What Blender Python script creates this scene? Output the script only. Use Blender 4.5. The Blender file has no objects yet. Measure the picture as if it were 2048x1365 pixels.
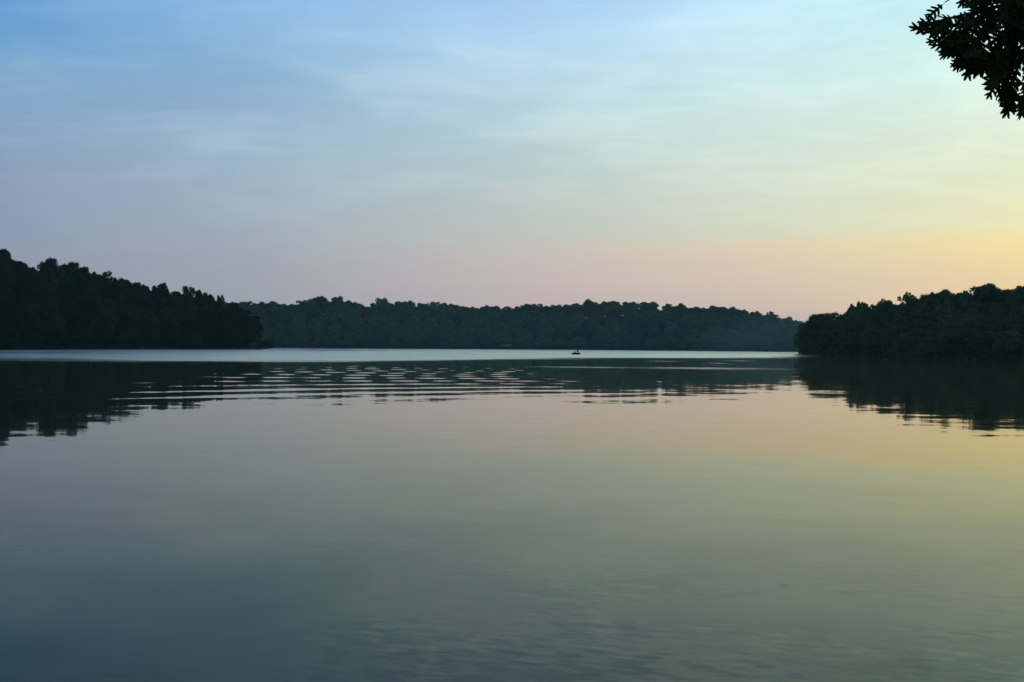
import bpy, bmesh, math, random
import numpy as np
from mathutils import Vector, Matrix, noise as mnoise
R = math.radians
scene = bpy.context.scene
rng = np.random.default_rng(7)
random.seed(11)

# ------------------------------------------------------------------ camera
CAM_H = 4.2
F = 2196.0                       # focal length in photo pixels (photo 2048 x 1365)
PITCH = math.atan(6.0 / F)
ROLL = R(0.42)
cam_d = bpy.data.cameras.new('camera')
cam = bpy.data.objects.new('camera', cam_d)
scene.collection.objects.link(cam)
cam_d.sensor_width = 36.0
cam_d.lens = F / 2048 * 36.0
cam_d.clip_start = 0.1
cam_d.clip_end = 6000
CR = (Matrix.Rotation(R(90) + PITCH, 3, 'X') @ Matrix.Rotation(ROLL, 3, 'Z'))
cam.matrix_world = Matrix.Translation((0, 0, CAM_H)) @ CR.to_4x4()
scene.camera = cam
scene.render.resolution_x, scene.render.resolution_y = 1024, 682

def pdir(px, py):
    return (CR @ Vector(((px - 1024) / F, -(py - 682.5) / F, -1))).normalized()
def yh(px):                       # horizon row at a photo column
    return 688.5 + (px - 1024) * math.tan(ROLL)
def ground_xy(px, D):
    return ((px - 1024) / F * D, D)
def top_z(px, py, D):
    return CAM_H + D * (yh(px) - py) / F

# ------------------------------------------------------------------ world, sun, exposure
scene.view_settings.view_transform = 'Standard'
scene.view_settings.look = 'None'
scene.view_settings.exposure = 0.0
scene.view_settings.gamma = 1.0
scene.cycles.use_denoising = True
scene.cycles.max_bounces = 6
scene.cycles.diffuse_bounces = 2
scene.cycles.volume_bounces = 1
scene.cycles.sample_clamp_indirect = 4

SUN_EL, SUN_AZ = 1.5, 42.0        # degrees; azimuth to the right of straight ahead

def s2l(c):
    return tuple(((v / 255) / 12.92 if v / 255 <= 0.04045 else ((v / 255 + 0.055) / 1.055) ** 2.4) for v in c)

SKY_COLS = {                      # sky colour seen at photo column -> (row, sRGB)
    0:    [(0, (103, 158, 213)), (75, (112, 164, 210)), (150, (128, 168, 204)), (225, (134, 166, 199)), (300, (140, 163, 193)), (450, (143, 157, 182)), (540, (147, 156, 173)), (670, (150, 155, 168))],
    512:  [(0, (143, 190, 232)), (75, (144, 186, 222)), (150, (142, 181, 213)), (225, (150, 182, 211)), (300, (159, 186, 207)), (450, (164, 178, 191)), (540, (163, 170, 180)), (670, (160, 162, 174))],
    1024: [(0, (170, 208, 248)), (75, (180, 216, 244)), (150, (180, 214, 233)), (225, (183, 213, 225)), (300, (185, 209, 213)), (450, (190, 198, 194)), (490, (197, 196, 190)), (520, (201, 191, 187)), (570, (200, 187, 186)), (670, (196, 181, 184))],
    1536: [(0, (190, 230, 250)), (75, (202, 236, 247)), (150, (208, 238, 240)), (225, (211, 235, 230)), (300, (213, 231, 220)), (440, (217, 223, 201)), (474, (218, 219, 195)), (486, (229, 212, 184)), (560, (222, 203, 184)), (670, (204, 186, 182))],
    2048: [(0, (205, 248, 250)), (75, (214, 252, 243)), (150, (222, 250, 238)), (225, (227, 244, 226)), (300, (229, 240, 214)), (400, (233, 236, 197)), (452, (240, 235, 188)), (472, (250, 231, 167)), (550, (243, 218, 168)), (670, (232, 204, 170))],
}

world = bpy.data.worlds.new('World')
scene.world = world
world.use_nodes = True
wn, wl = world.node_tree.nodes, world.node_tree.links
wn.clear()

class G:
    """small helper around a node tree"""
    def __init__(s, tree):
        s.t = tree
    def n(s, typ, **kw):
        nd = s.t.nodes.new(typ)
        for k, v in kw.items():
            setattr(nd, k, v)
        return nd
    def put(s, sock, v):
        if hasattr(v, 'is_output'):
            s.t.links.new(v, sock)
        else:
            sock.default_value = v
    def math(s, op, a, b=0.0, c=0.0, clamp=False):
        nd = s.n('ShaderNodeMath', operation=op, use_clamp=clamp)
        s.put(nd.inputs[0], a); s.put(nd.inputs[1], b); s.put(nd.inputs[2], c)
        return nd.outputs[0]
    def vmath(s, op, a, b=(0, 0, 0)):
        nd = s.n('ShaderNodeVectorMath', operation=op)
        s.put(nd.inputs[0], a)
        if op == 'SCALE':
            s.put(nd.inputs['Scale'], b)
        else:
            s.put(nd.inputs[1], b)
        return nd.outputs[1] if op in ('LENGTH', 'DOT_PRODUCT') else nd.outputs[0]
    def xyz(s, v):
        nd = s.n('ShaderNodeSeparateXYZ'); s.put(nd.inputs[0], v)
        return nd.outputs
    def comb(s, x, y, z):
        nd = s.n('ShaderNodeCombineXYZ')
        s.put(nd.inputs[0], x); s.put(nd.inputs[1], y); s.put(nd.inputs[2], z)
        return nd.outputs[0]
    def mapr(s, v, a, b, c=0.0, d=1.0, smooth=False):
        nd = s.n('ShaderNodeMapRange', clamp=True)
        if smooth:
            nd.interpolation_type = 'SMOOTHSTEP'
        s.put(nd.inputs[0], v)
        for i, q in zip((1, 2, 3, 4), (a, b, c, d)):
            s.put(nd.inputs[i], q)
        return nd.outputs[0]
    def mix(s, f, a, b, blend='MIX'):
        nd = s.n('ShaderNodeMix', data_type='RGBA', blend_type=blend)
        s.put(nd.inputs[0], f)
        def rgba(v):
            return v if hasattr(v, 'is_output') else (tuple(v) + (1.0,) if len(v) == 3 else v)
        s.put(nd.inputs[6], rgba(a)); s.put(nd.inputs[7], rgba(b))
        return nd.outputs[2]
    def noise(s, vec, scale, detail=2.0, rough=0.5, dist=0.0):
        nd = s.n('ShaderNodeTexNoise')
        s.put(nd.inputs['Vector'], vec); nd.inputs['Scale'].default_value = scale
        nd.inputs['Detail'].default_value = detail; nd.inputs['Roughness'].default_value = rough
        nd.inputs['Distortion'].default_value = dist
        return nd
    def ramp(s, fac, stops):
        nd = s.n('ShaderNodeValToRGB')
        el = nd.color_ramp.elements
        stops = sorted(stops)
        while len(el) < len(stops):
            el.new(0.5)
        for e, (p, c) in zip(el, stops):
            e.position = p; e.color = tuple(c) + (1.0,)
        s.put(nd.inputs[0], fac)
        return nd.outputs[0]

g = G(world.node_tree)
tc = g.n('ShaderNodeTexCoord')
dirv = g.vmath('NORMALIZE', tc.outputs['Generated'])
dx, dy, dz = g.xyz(dirv)[:3]
elev = g.math('DEGREES', g.math('ARCSINE', dz))
azim = g.math('DEGREES', g.math('ARCTAN2', dx, dy))
# wispy high cloud: a plane far overhead, streaks running across the view
inv = g.math('DIVIDE', 1.0, g.math('ADD', g.math('MAXIMUM', dz, 0.0), 0.13))
cp = g.comb(g.math('MULTIPLY', dx, inv), g.math('MULTIPLY', dy, inv), 0.0)
warp = g.noise(cp, 1.6, 2.0).outputs['Color']
cpw = g.vmath('ADD', g.vmath('MULTIPLY', cp, (1.0, 1.5, 1.0)), g.vmath('SCALE', g.vmath('SUBTRACT', warp, (.5, .5, .5)), 0.7))
cl1 = g.noise(cpw, 1.7, 5.0, 0.55).outputs[0]
cl2 = g.noise(g.vmath('ADD', g.vmath('MULTIPLY', cpw, (.55, 1.25, 1)), (7.3, 2.1, 0)), 6.5, 8.0, 0.68, 0.3).outputs[0]
cloud = g.math('ADD', g.mapr(cl1, 0.42, 0.66, -0.45, 1.05), g.mapr(cl2, 0.48, 0.74, -0.10, 0.70))
cloud_amt = g.mapr(elev, 2.0, 13.0, 0.0, 1.0, True)
# soft waviness of the colour bands
elev_w = g.math('ADD', elev, g.math('MULTIPLY', g.math('SUBTRACT', g.noise(g.comb(azim, g.math('MULTIPLY', elev, 4.0), 0.0), 0.045, 2.0).outputs[0], 0.5), 0.7))

EL0, EL1 = -2.0, 60.0
def epos(e): return (e - EL0) / (EL1 - EL0)
fac_e = g.mapr(elev_w, EL0, EL1)
cols, prev = sorted(SKY_COLS), None
azs = []
out_c = None
for px in cols:
    st = []
    for py, c in SKY_COLS[px]:
        d = pdir(px, py)
        st.append((epos(math.degrees(math.asin(d.z))), s2l(c)))
        az = math.degrees(math.atan2(d.x, d.y)) if py >= 300 else None
    a0 = math.degrees(math.atan2(pdir(px, 300).x, pdir(px, 300).y))
    top = s2l(SKY_COLS[px][0][1])
    st.append((epos(30), tuple(t * k for t, k in zip(top, (.62, .68, .80)))))
    st.append((epos(58), tuple(t * k for t, k in zip(top, (.20, .26, .40)))))
    rc = g.ramp(fac_e, st)
    if out_c is None:
        out_c = rc
    else:
        out_c = g.mix(g.mapr(azim, azs[-1], a0), out_c, rc)
    azs.append(a0)
behind = g.ramp(fac_e, [(epos(0), (.21, .24, .27)), (epos(14), (.18, .23, .28)), (epos(58), (.11, .16, .24))])
side = g.math('ABSOLUTE', g.math('SUBTRACT', azim, 10.0))
out_c = g.mix(g.mapr(side, 38.0, 100.0, 0.0, 1.0, True), out_c, behind)
lift = g.math('MULTIPLY', g.math('MULTIPLY', cloud, cloud_amt), 0.25)
out_c = g.mix(g.math('MAXIMUM', lift, 0.0), out_c, g.vmath('ADD', g.vmath('MULTIPLY', out_c, (1.25, 1.2, 1.1)), (.14, .10, .05)))
nish = g.n('ShaderNodeTexSky', sky_type='NISHITA', sun_disc=False)
nish.sun_elevation = R(SUN_EL); nish.sun_rotation = R(SUN_AZ)
dim = g.mapr(g.math('MULTIPLY', cloud, cloud_amt), -0.6, 0.0, 0.96, 1.0)
out_c = g.vmath('SCALE', out_c, dim)
tot = g.vmath('ADD', out_c, g.vmath('SCALE', nish.outputs[0], 0.004))
bg = g.n('ShaderNodeBackground')
g.put(bg.inputs[0], tot); bg.inputs[1].default_value = 1.0
wo = g.n('ShaderNodeOutputWorld')
wl.new(bg.outputs[0], wo.inputs[0])

sd = bpy.data.lights.new('sun', 'SUN')
sd.energy = 0.12; sd.angle = R(3.0); sd.color = (1.0, .78, .5)
sun = bpy.data.objects.new('sun', sd)
scene.collection.objects.link(sun)
sv = Vector((math.sin(R(SUN_AZ)) * math.cos(R(SUN_EL)), math.cos(R(SUN_AZ)) * math.cos(R(SUN_EL)), math.sin(R(SUN_EL))))
sun.rotation_euler = sv.to_track_quat('Z', 'Y').to_euler()
sun.location = (0, 0, 200)

# ------------------------------------------------------------------ helpers
def tag(o, label=None, cat=None, group=None, kind=None):
    if label: o['label'] = label
    if cat: o['category'] = cat
    if group: o['group'] = group
    if kind: o['kind'] = kind
    return o
def link(o, parent=None):
    scene.collection.objects.link(o)
    if parent: o.parent = parent
    return o
def mesh_obj(name, verts, faces, mats, parent=None, smooth=False, fmat=None):
    me = bpy.data.meshes.new(name)
    me.from_pydata([tuple(map(float, v)) for v in verts], [], [tuple(int(i) for i in f) for f in faces])
    for m in (mats if isinstance(mats, (list, tuple)) else [mats]):
        me.materials.append(m)
    if smooth:
        me.polygons.foreach_set('use_smooth', [True] * len(me.polygons))
    me.update()
    return link(bpy.data.objects.new(name, me), parent)
def empty(name, loc=(0, 0, 0), rz=0.0):
    o = bpy.data.objects.new(name, None)
    o.location = loc; o.rotation_euler = (0, 0, rz); o.empty_display_size = 0.3
    return link(o)
def mat(name):
    m = bpy.data.materials.new(name); m.use_nodes = True
    gg = G(m.node_tree)
    return m, gg, m.node_tree.nodes['Principled BSDF']
class MB:
    def __init__(s): s.v, s.f = [], []
    def add(s, vs, fs):
        o = len(s.v); s.v += [tuple(v) for v in vs]; s.f += [tuple(i + o for i in f) for f in fs]
    def tube(s, pts, rad, n=8, cap=True):
        pts = [Vector(p) for p in pts]
        if not hasattr(rad, '__len__'): rad = [rad] * len(pts)
        ring, fs = [], []
        up = None
        for i, p in enumerate(pts):
            t = (pts[min(i + 1, len(pts) - 1)] - pts[max(i - 1, 0)]).normalized()
            if up is None:
                up = t.orthogonal().normalized()
            up = (up - t * up.dot(t)).normalized()
            b = t.cross(up)
            for k in range(n):
                a = 2 * math.pi * k / n
                ring.append(p + (up * math.cos(a) + b * math.sin(a)) * rad[i])
        for i in range(len(pts) - 1):
            for k in range(n):
                fs.append((i * n + k, i * n + (k + 1) % n, (i + 1) * n + (k + 1) % n, (i + 1) * n + k))
        if cap:
            fs.append(tuple(range(n))[::-1]); fs.append(tuple(range((len(pts) - 1) * n, len(pts) * n)))
        s.add(ring, fs)
    def box(s, c, d, rot=None):
        vs = []
        for x in (-.5, .5):
            for y in (-.5, .5):
                for z in (-.5, .5):
                    v = Vector((x * d[0], y * d[1], z * d[2]))
                    if rot: v = rot @ v
                    vs.append(v + Vector(c))
        s.add(vs, [(0, 1, 3, 2), (4, 6, 7, 5), (0, 4, 5, 1), (2, 3, 7, 6), (0, 2, 6, 4), (1, 5, 7, 3)])
    def build(s, name, m, parent=None, smooth=False):
        return mesh_obj(name, s.v, s.f, m, parent, smooth)

# ------------------------------------------------------------------ lake outline and land
def P(px, D): return ground_xy(px, D)
LAKE = [(-60, 11), (-130, 40), (-225, 180), (-262, 360), P(-110, 470), P(0, 499), P(150, 545), P(300, 600), P(450, 655),
        P(520, 680), P(532, 692), P(536, 720), P(548, 838), P(640, 842), P(800, 850), P(950, 862), P(1100, 870), P(1250, 862),
        P(1400, 850), P(1520, 825), P(1600, 800), P(1625, 770), P(1618, 660), P(1603, 600), P(1598, 580), P(1606, 566), P(1700, 492),
        P(1760, 450), P(1830, 419), P(1940, 393), P(2048, 376), (205, 345), (232, 260), (214, 120), (140, 40), (60, 11), (25, 9.6), (0, 10.2), (-25, 9.8)]
LK = np.array(LAKE, float)
def lake_sd(x, y):
    """distance to the lake outline, negative on the water"""
    x = np.asarray(x, float); y = np.asarray(y, float)
    best = np.full(x.shape, 1e9); inside = np.zeros(x.shape, bool)
    for i in range(len(LK)):
        a, b = LK[i], LK[(i + 1) % len(LK)]
        ex, ey = b - a
        t = np.clip(((x - a[0]) * ex + (y - a[1]) * ey) / (ex * ex + ey * ey), 0, 1)
        best = np.minimum(best, np.hypot(x - a[0] - t * ex, y - a[1] - t * ey))
        c = ((a[1] > y) != (b[1] > y))
        with np.errstate(divide='ignore', invalid='ignore'):
            xi = (b[0] - a[0]) * (y - a[1]) / (b[1] - a[1]) + a[0]
        inside ^= c & (x < xi)
    return np.where(inside, -best, best)
def smooth(t):
    t = np.clip(t, 0, 1); return t * t * (3 - 2 * t)

SKY_LEFT = [(-300, 470), (-160, 478), (-90, 490), (-40, 500), (-12, 500), (3, 497), (12, 510), (22, 519), (45, 520), (62, 529), (76, 531), (88, 519), (97, 523), (106, 515), (117, 519), (124, 527), (140, 524), (158, 531), (180, 535), (196, 544), (207, 548), (216, 541), (224, 554), (240, 556), (262, 558), (280, 563), (298, 575), (313, 567), (326, 565), (340, 571), (350, 582), (370, 572), (386, 577), (404, 579), (420, 587), (431, 593), (441, 589), (455, 599), (470, 606), (487, 615), (505, 626), (520, 640), (530, 658)]
SKY_FAR = [(320, 606), (430, 600), (470, 601), (483, 599), (500, 604), (515, 606), (526, 603), (543, 600), (562, 605), (588, 605), (602, 600), (615, 595), (634, 593), (643, 591), (652, 599), (664, 596), (675, 592), (690, 597), (705, 603), (722, 604), (731, 606), (738, 613), (746, 605), (765, 596), (777, 603), (790, 597), (800, 601), (806, 598), (825, 599), (841, 603), (856, 604), (870, 601), (880, 605), (892, 605), (902, 608), (915, 606), (923, 612), (940, 612), (962, 611), (981, 609), (1002, 611), (1022, 611), (1045, 611), (1057, 606), (1080, 608), (1100, 609), (1118, 606), (1131, 608), (1147, 606), (1162, 606), (1176, 598), (1192, 602), (1212, 600), (1234, 599), (1256, 602), (1276, 600), (1291, 603), (1305, 604), (1318, 611), (1334, 608), (1350, 611), (1362, 607), (1373, 614), (1386, 613), (1397, 610), (1412, 613), (1421, 612), (1440, 610), (1461, 612), (1476, 616), (1495, 619), (1511, 622), (1531, 626), (1541, 623), (1556, 631), (1571, 632), (1581, 635), (1591, 636), (1604, 641), (1625, 646)]
SKY_RIGHT = [(1600, 668), (1605, 652), (1612, 641), (1622, 633), (1640, 627), (1656, 624), (1672, 622), (1690, 619), (1701, 612), (1712, 605), (1721, 603), (1731, 609), (1746, 605), (1760, 600), (1771, 598), (1790, 605), (1797, 598), (1803, 590), (1815, 584), (1825, 588), (1833, 592), (1845, 588), (1856, 585), (1870, 580), (1886, 578), (1902, 583), (1921, 583), (1931, 579), (1941, 583), (1952, 571), (1966, 567), (1981, 566), (1995, 575), (2006, 579), (2021, 574), (2036, 572), (2048, 566), (2090, 560), (2160, 552), (2420, 548)]
def pl(tbl, x): return np.interp(x, [a for a, _ in tbl], [b for _, b in tbl])
SH_LEFT = [(-320, 440), (-200, 452), (-110, 470), (0, 499), (150, 545), (300, 600), (450, 655), (520, 680), (545, 700)]
SH_FAR = [(300, 838), (640, 842), (800, 850), (950, 862), (1100, 870), (1250, 862), (1400, 850), (1520, 825), (1600, 800), (1640, 800)]
SH_RIGHT = [(1598, 580), (1606, 566), (1700, 492), (1760, 450), (1830, 419), (1940, 393), (2048, 376), (2200, 352), (2450, 330)]
WOODS = {
    'left':  dict(sky=SKY_LEFT, shore=SH_LEFT, depth=[(-200, 95), (300, 90), (430, 60), (530, 14)], th=14.0),
    'far':   dict(sky=SKY_FAR, shore=SH_FAR, depth=[(400, 85), (1400, 85), (1640, 60)], th=15.0),
    'right': dict(sky=SKY_RIGHT, shore=SH_RIGHT, depth=[(1598, 10), (1650, 30), (1800, 60), (2200, 75)], th=12.5),
}
def ridge_h(w, u):
    W = WOODS[w]
    D = pl(W['shore'], u) + pl(W['depth'], u)
    zt = CAM_H + D * (688.5 + (u - 1024) * math.tan(ROLL) - pl(W['sky'], u)) / F
    # a smoothed skyline carries the hill, the trees bring the detail
    return np.maximum(zt - W['th'], 0.8)
for w in WOODS:
    us = np.linspace(-320, 2450, 278)
    h = ridge_h(w, us)
    k = np.ones(9) / 9
    WOODS[w]['rh'] = (us, np.convolve(np.pad(h, 4, mode='edge'), k, 'valid'))
def land_z(x, y):
    x = np.asarray(x, float); y = np.asarray(y, float)
    sd_ = lake_sd(x, y)
    yy = np.maximum(y, 60.0)
    u = np.clip(1024 + F * x / yy, -320, 2450)
    z = np.zeros(x.shape)
    hl = np.interp(u, *WOODS['left']['rh']) * smooth(sd_ / np.maximum(pl(WOODS['left']['depth'], u), 8))
    hf = np.interp(u, *WOODS['far']['rh']) * smooth(sd_ / 88)
    hr = np.interp(u, *WOODS['right']['rh']) * smooth(sd_ / np.maximum(pl(WOODS['right']['depth'], u), 8))
    tl = smooth((820 - y) / 60)
    hside = np.where(x < 0, hl, hr)
    z = hf * (1 - tl) + hside * tl
    near = smooth((240 - y) / 160)
    bank = 2.6 * smooth(sd_ / 8.0) + 6 * smooth((sd_ - 30) / 150)
    z = z * (1 - near) + bank * near
    bed = -np.minimum(4.5, 0.25 * np.abs(sd_))
    wob = 0.35 * np.sin(x * .11 + 1.3 * np.sin(y * .07)) * np.cos(y * .13 + .8 * np.sin(x * .05))
    return np.where(sd_ > 0, 0.12 + z + wob * smooth(sd_ / 12) * smooth(y / 40), bed)

def axis_pts(lo, hi, fine_lo, fine_hi, step_f, step_c):
    a = list(np.arange(fine_lo, fine_hi + 1e-6, step_f))
    b = list(np.arange(fine_lo - step_c, lo - 1, -step_c))[::-1]
    c = list(np.arange(fine_hi + step_c, hi + 1, step_c))
    return np.array(b + a + c)
m_ground, gg, bs = mat('leaf_litter_soil')
geo = gg.n('ShaderNodeNewGeometry')
nz = gg.noise(geo.outputs['Position'], 0.35, 5.0, 0.6).outputs[0]
nz2 = gg.noise(geo.outputs['Position'], 4.0, 4.0, 0.6).outputs[0]
gc = gg.mix(gg.mapr(nz, .35, .65), (.028, .034, .016), (.050, .045, .028))
gg.put(bs.inputs['Base Color'], gg.mix(gg.mapr(nz2, .3, .7, 0, .5), gc, (.02, .028, .012)))
bs.inputs['Roughness'].default_value = 0.95
bs.inputs['Specular IOR Level'].default_value = 0.1
gx = axis_pts(-1500, 1500, -30, 30, 1.0, 9.0)
gy = np.concatenate([np.arange(-1500, -20, 40), np.arange(-20, 30, 1.0), np.arange(30, 1500, 9.0)])
GX, GY = np.meshgrid(gx, gy)
GZ = land_z(GX.ravel(), GY.ravel())
nx_, ny_ = len(gx), len(gy)
idx = np.arange(nx_ * ny_).reshape(ny_, nx_)
fq = np.stack([idx[:-1, :-1], idx[:-1, 1:], idx[1:, 1:], idx[1:, :-1]], -1).reshape(-1, 4)
def grid_obj(name, V, Q, m, smooth_=True):
    me = bpy.data.meshes.new(name)
    me.vertices.add(len(V)); me.vertices.foreach_set('co', np.asarray(V, np.float32).ravel())
    me.loops.add(Q.size); me.loops.foreach_set('vertex_index', Q.astype(np.int32).ravel())
    me.polygons.add(len(Q)); me.polygons.foreach_set('loop_start', np.arange(0, Q.size, Q.shape[1], dtype=np.int32))
    me.polygons.foreach_set('loop_total', np.full(len(Q), Q.shape[1], np.int32))
    if smooth_: me.polygons.foreach_set('use_smooth', np.ones(len(Q), bool))
    me.update(calc_edges=True); me.validate()
    me.materials.append(m)
    return link(bpy.data.objects.new(name, me))
ground = grid_obj('ground', np.stack([GX.ravel(), GY.ravel(), GZ], -1), fq, m_ground)
tag(ground, 'dark leaf covered hills and banks around the lake', 'ground', kind='structure')

# ------------------------------------------------------------------ water
# One sheet; its tessellation is radial and fine enough to carry wind and wake attributes.
rad = 9223.0 / np.concatenate([np.arange(7.0, 60, .5), np.arange(60, 200, 1.0), np.arange(200, 800, 6.0), [900, 1200, 2000, 4000, 12000]])
rad = np.concatenate([[1490], rad])
az_f = np.arange(-32, 32.01, 0.12)
azr = np.concatenate([np.arange(-180, -32, 4.0), az_f, np.arange(36, 180, 4.0)])
RR, AA = np.meshgrid(rad, np.radians(azr), indexing='ij')
WX, WY = (RR * np.sin(AA)).ravel(), (RR * np.cos(AA)).ravel()
n_r, n_a = len(rad), len(azr)
idx = np.arange(n_r * n_a).reshape(n_r, n_a)
nxt = np.roll(idx, -1, axis=1)
fq = np.stack([idx[:-1], idx[1:], nxt[1:], nxt[:-1]], -1).reshape(-1, 4)   # rings run inwards from far to near

def vnoise(x, y, seed=0):
    """smooth value noise in numpy"""
    r = np.random.default_rng(seed); T = r.random((256, 256))
    xi, yi = np.floor(x).astype(int), np.floor(y).astype(int)
    fx, fy = smooth(x - xi), smooth(y - yi)
    a = T[xi % 256, yi % 256]; b = T[(xi + 1) % 256, yi % 256]; c = T[xi % 256, (yi + 1) % 256]; d = T[(xi + 1) % 256, (yi + 1) % 256]
    return (a * (1 - fx) + b * fx) * (1 - fy) + (c * (1 - fx) + d * fx) * fy
def fbm(x, y, seed=0):
    return (vnoise(x, y, seed) * .5 + vnoise(x * 2.1, y * 2.1, seed + 1) * .3 + vnoise(x * 4.3, y * 4.3, seed + 2) * .2)
# edge of the wind-ruffled water in the middle of the lake: X -> Y
RUF = [(-400, 196), (-100, 204), (-72, 210), (-36, 232), (-3, 282), (43, 328), (96, 372), (125, 440), (150, 520), (400, 640)]
e0 = pl(RUF, WX) + (fbm(WX * .03, WY * .01, 3) - .5) * 26
ruffle = smooth((WY - e0 + 14) / (WY * .27)) * (.62 + .38 * smooth((WX + 110) / 90))
# calm slicks inside it, and a few cat's paws on the calm part
streaks = smooth((fbm(WX * .006 + 3, WY * .055, 9) - .60) / .10) * smooth((WX - 20) / 60) * smooth((WY - 150) / 100)
ruffle = np.maximum(ruffle * (1 - .35 * smooth((fbm(WX * .008, WY * .035, 21) - .60) / .07)), 0)
paws = np.zeros_like(WX)
for (px, py, wpx, hpx) in [(78, 781, 14, 1.6), (290, 766.5, 34, 1.8), (1437, 727, 30, 1.4), (1907, 732, 10, 1.2), (1400, 737, 230, 3.0), (1180, 735, 170, 2.2), (1330, 723, 80, 1.0), (1480, 722, 60, 1.0), (425, 754, 40, 1.2)]:
    D = 9223.0 / (py - yh(px)); X = (px - 1024) / F * D
    paws = np.maximum(paws, np.exp(-((WX - X) / (wpx / F * D)) ** 2 * 2 - ((WY - D) / (hpx * D * D / 9223.0)) ** 2 * 2))
# wake rings and cross waves
SX, SY = WX / 1.4, WY / 1.4
sl = np.clip(1.0 - (SY - 60) * .026, -.8, 1.0)
ph1 = 2 * math.pi * (SY - sl * np.clip(SX + 14, -26, 40) * .8) / 8.0
rc = np.hypot(SX - 34, (SY - 108) * .75)
ph2 = 2 * math.pi * rc / 3.3
tr = smooth((SX + 38 + 14 * smooth((84 - SY) / 22)) / 18) * smooth((13 - SX) / 22) * smooth((SY - 50) / 12) * smooth((185 - SY) / 60)
tr *= (.68 + .32 * smooth((SY - 66) / 50)) * (.55 + .6 * smooth((fbm(SX * .12, SY * .05, 77) - .35) / .3))
tr2 = np.exp(-((SX + 10) / 22) ** 2) * smooth((SY - 72) / 22) * smooth((185 - SY) / 60)
near_w = smooth((30 - np.hypot(WX, WY)) / 16)
patch = smooth((fbm(WX * .16 + WY * .05, WY * .30, 31) - .44) / .16)
water_me_V = np.stack([WX, WY, np.zeros_like(WX)], -1)

m_water, gg, bs = mat('lake_water')
at1 = gg.n('ShaderNodeAttribute', attribute_name='wave_phase')
at2 = gg.n('ShaderNodeAttribute', attribute_name='wind')
at3 = gg.n('ShaderNodeAttribute', attribute_name='wavelets')
p1, p2, _ = gg.xyz(at1.outputs['Vector'])[:3]
ruf, a1, a2 = gg.xyz(at2.outputs['Vector'])[:3]
wv, paw, strk = gg.xyz(at3.outputs['Vector'])[:3]
pos = gg.n('ShaderNodeNewGeometry').outputs['Position']
half = (.5, .5, .5)
def nvec(scale_vec, sc, det, amp, rot=None):
    v = pos
    if rot is not None:
        mp = gg.n('ShaderNodeMapping'); mp.inputs['Rotation'].default_value = (0, 0, rot); gg.put(mp.inputs[0], pos); v = mp.outputs[0]
    v = gg.vmath('MULTIPLY', v, scale_vec)
    return gg.vmath('SCALE', gg.vmath('SUBTRACT', gg.noise(v, sc, det, .55).outputs['Color'], half), amp)
base = nvec((.55, 1, 1), .45, 3.0, .021)
swell = nvec((1, 1, 1), .10, 1.0, .006)
fine = nvec((.8, 1.6, 1), 2.6, 3.0, .004)
wavelet = nvec((.42, 1, 1), 5.5, 3.0, gg.math('MULTIPLY', wv, .11), rot=.30)
ruffn = nvec((.6, 1, 1), .9, 3.0, gg.math('ADD', gg.math('MULTIPLY', ruf, .10), gg.math('MULTIPLY', paw, .10)))
crest = gg.math('POWER', gg.math('MULTIPLY_ADD', gg.math('SINE', p1), -.5, .5), 2.6)      # narrow crests, broad troughs
s1 = gg.math('MULTIPLY', gg.math('MULTIPLY_ADD', crest, -1.55, .42), gg.math('MULTIPLY', gg.math('MULTIPLY', a1, .0165), gg.math('SUBTRACT', 1.0, gg.math('MULTIPLY', a2, gg.math('MULTIPLY_ADD', gg.math('SINE', p2), .27, .27)))))
s2 = gg.math('MULTIPLY', gg.math('SINE', p2), gg.math('MULTIPLY', a2, .0035))
train = gg.comb(gg.math('MULTIPLY', s2, -.5), gg.math('ADD', s1, s2), 0.0)
tot = base
for v in (swell, fine, wavelet, ruffn, train):
    tot = gg.vmath('ADD', tot, v)
nrm = gg.vmath('NORMALIZE', gg.vmath('ADD', gg.vmath('MULTIPLY', tot, (1, 1, 0)), (0, 0, 1)))
rgh = gg.math('ADD', gg.math('MULTIPLY', ruf, .30), gg.math('MULTIPLY', paw, .10))
rgh = gg.math('ADD', gg.math('ADD', rgh, gg.math('MULTIPLY', strk, .025)), .028)
fr = gg.n('ShaderNodeFresnel'); fr.inputs['IOR'].default_value = 1.333
gg.put(fr.inputs['Normal'], nrm)
f0 = fr.outputs[0]
def fch(k, p): return gg.math('MINIMUM', gg.math('MULTIPLY', gg.math('POWER', f0, p), k), 1.0)
def rf(v, k): return gg.math('MULTIPLY', v, gg.math('SUBTRACT', 1.0, gg.math('MULTIPLY', ruf, k)))
c1, c2, c3 = (fch(1.14, 1.25), fch(1.14, 1.27), fch(1.06, 1.37))
tint = gg.comb(rf(c1, .16), rf(c2, .18), rf(c3, .36))     # reflection contrast and ruffle dimming put into gloss colour, less blue when steep
gl = gg.n('ShaderNodeBsdfGlossy', distribution='GGX')
gg.put(gl.inputs['Color'], tint); gg.put(gl.inputs['Roughness'], rgh); gg.put(gl.inputs['Normal'], nrm)
df = gg.n('ShaderNodeBsdfDiffuse'); df.inputs['Color'].default_value = (.006, .009, .006, 1)
ad = gg.n('ShaderNodeAddShader')
m_water.node_tree.links.new(gl.outputs[0], ad.inputs[0]); m_water.node_tree.links.new(df.outputs[0], ad.inputs[1])
m_water.node_tree.nodes.remove(bs)
m_water.node_tree.links.new(ad.outputs[0], m_water.node_tree.nodes['Material Output'].inputs['Surface'])
water = grid_obj('water', water_me_V, fq, m_water)
tag(water, 'calm lake water mirroring the sky and woods', 'water', kind='structure')
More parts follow.
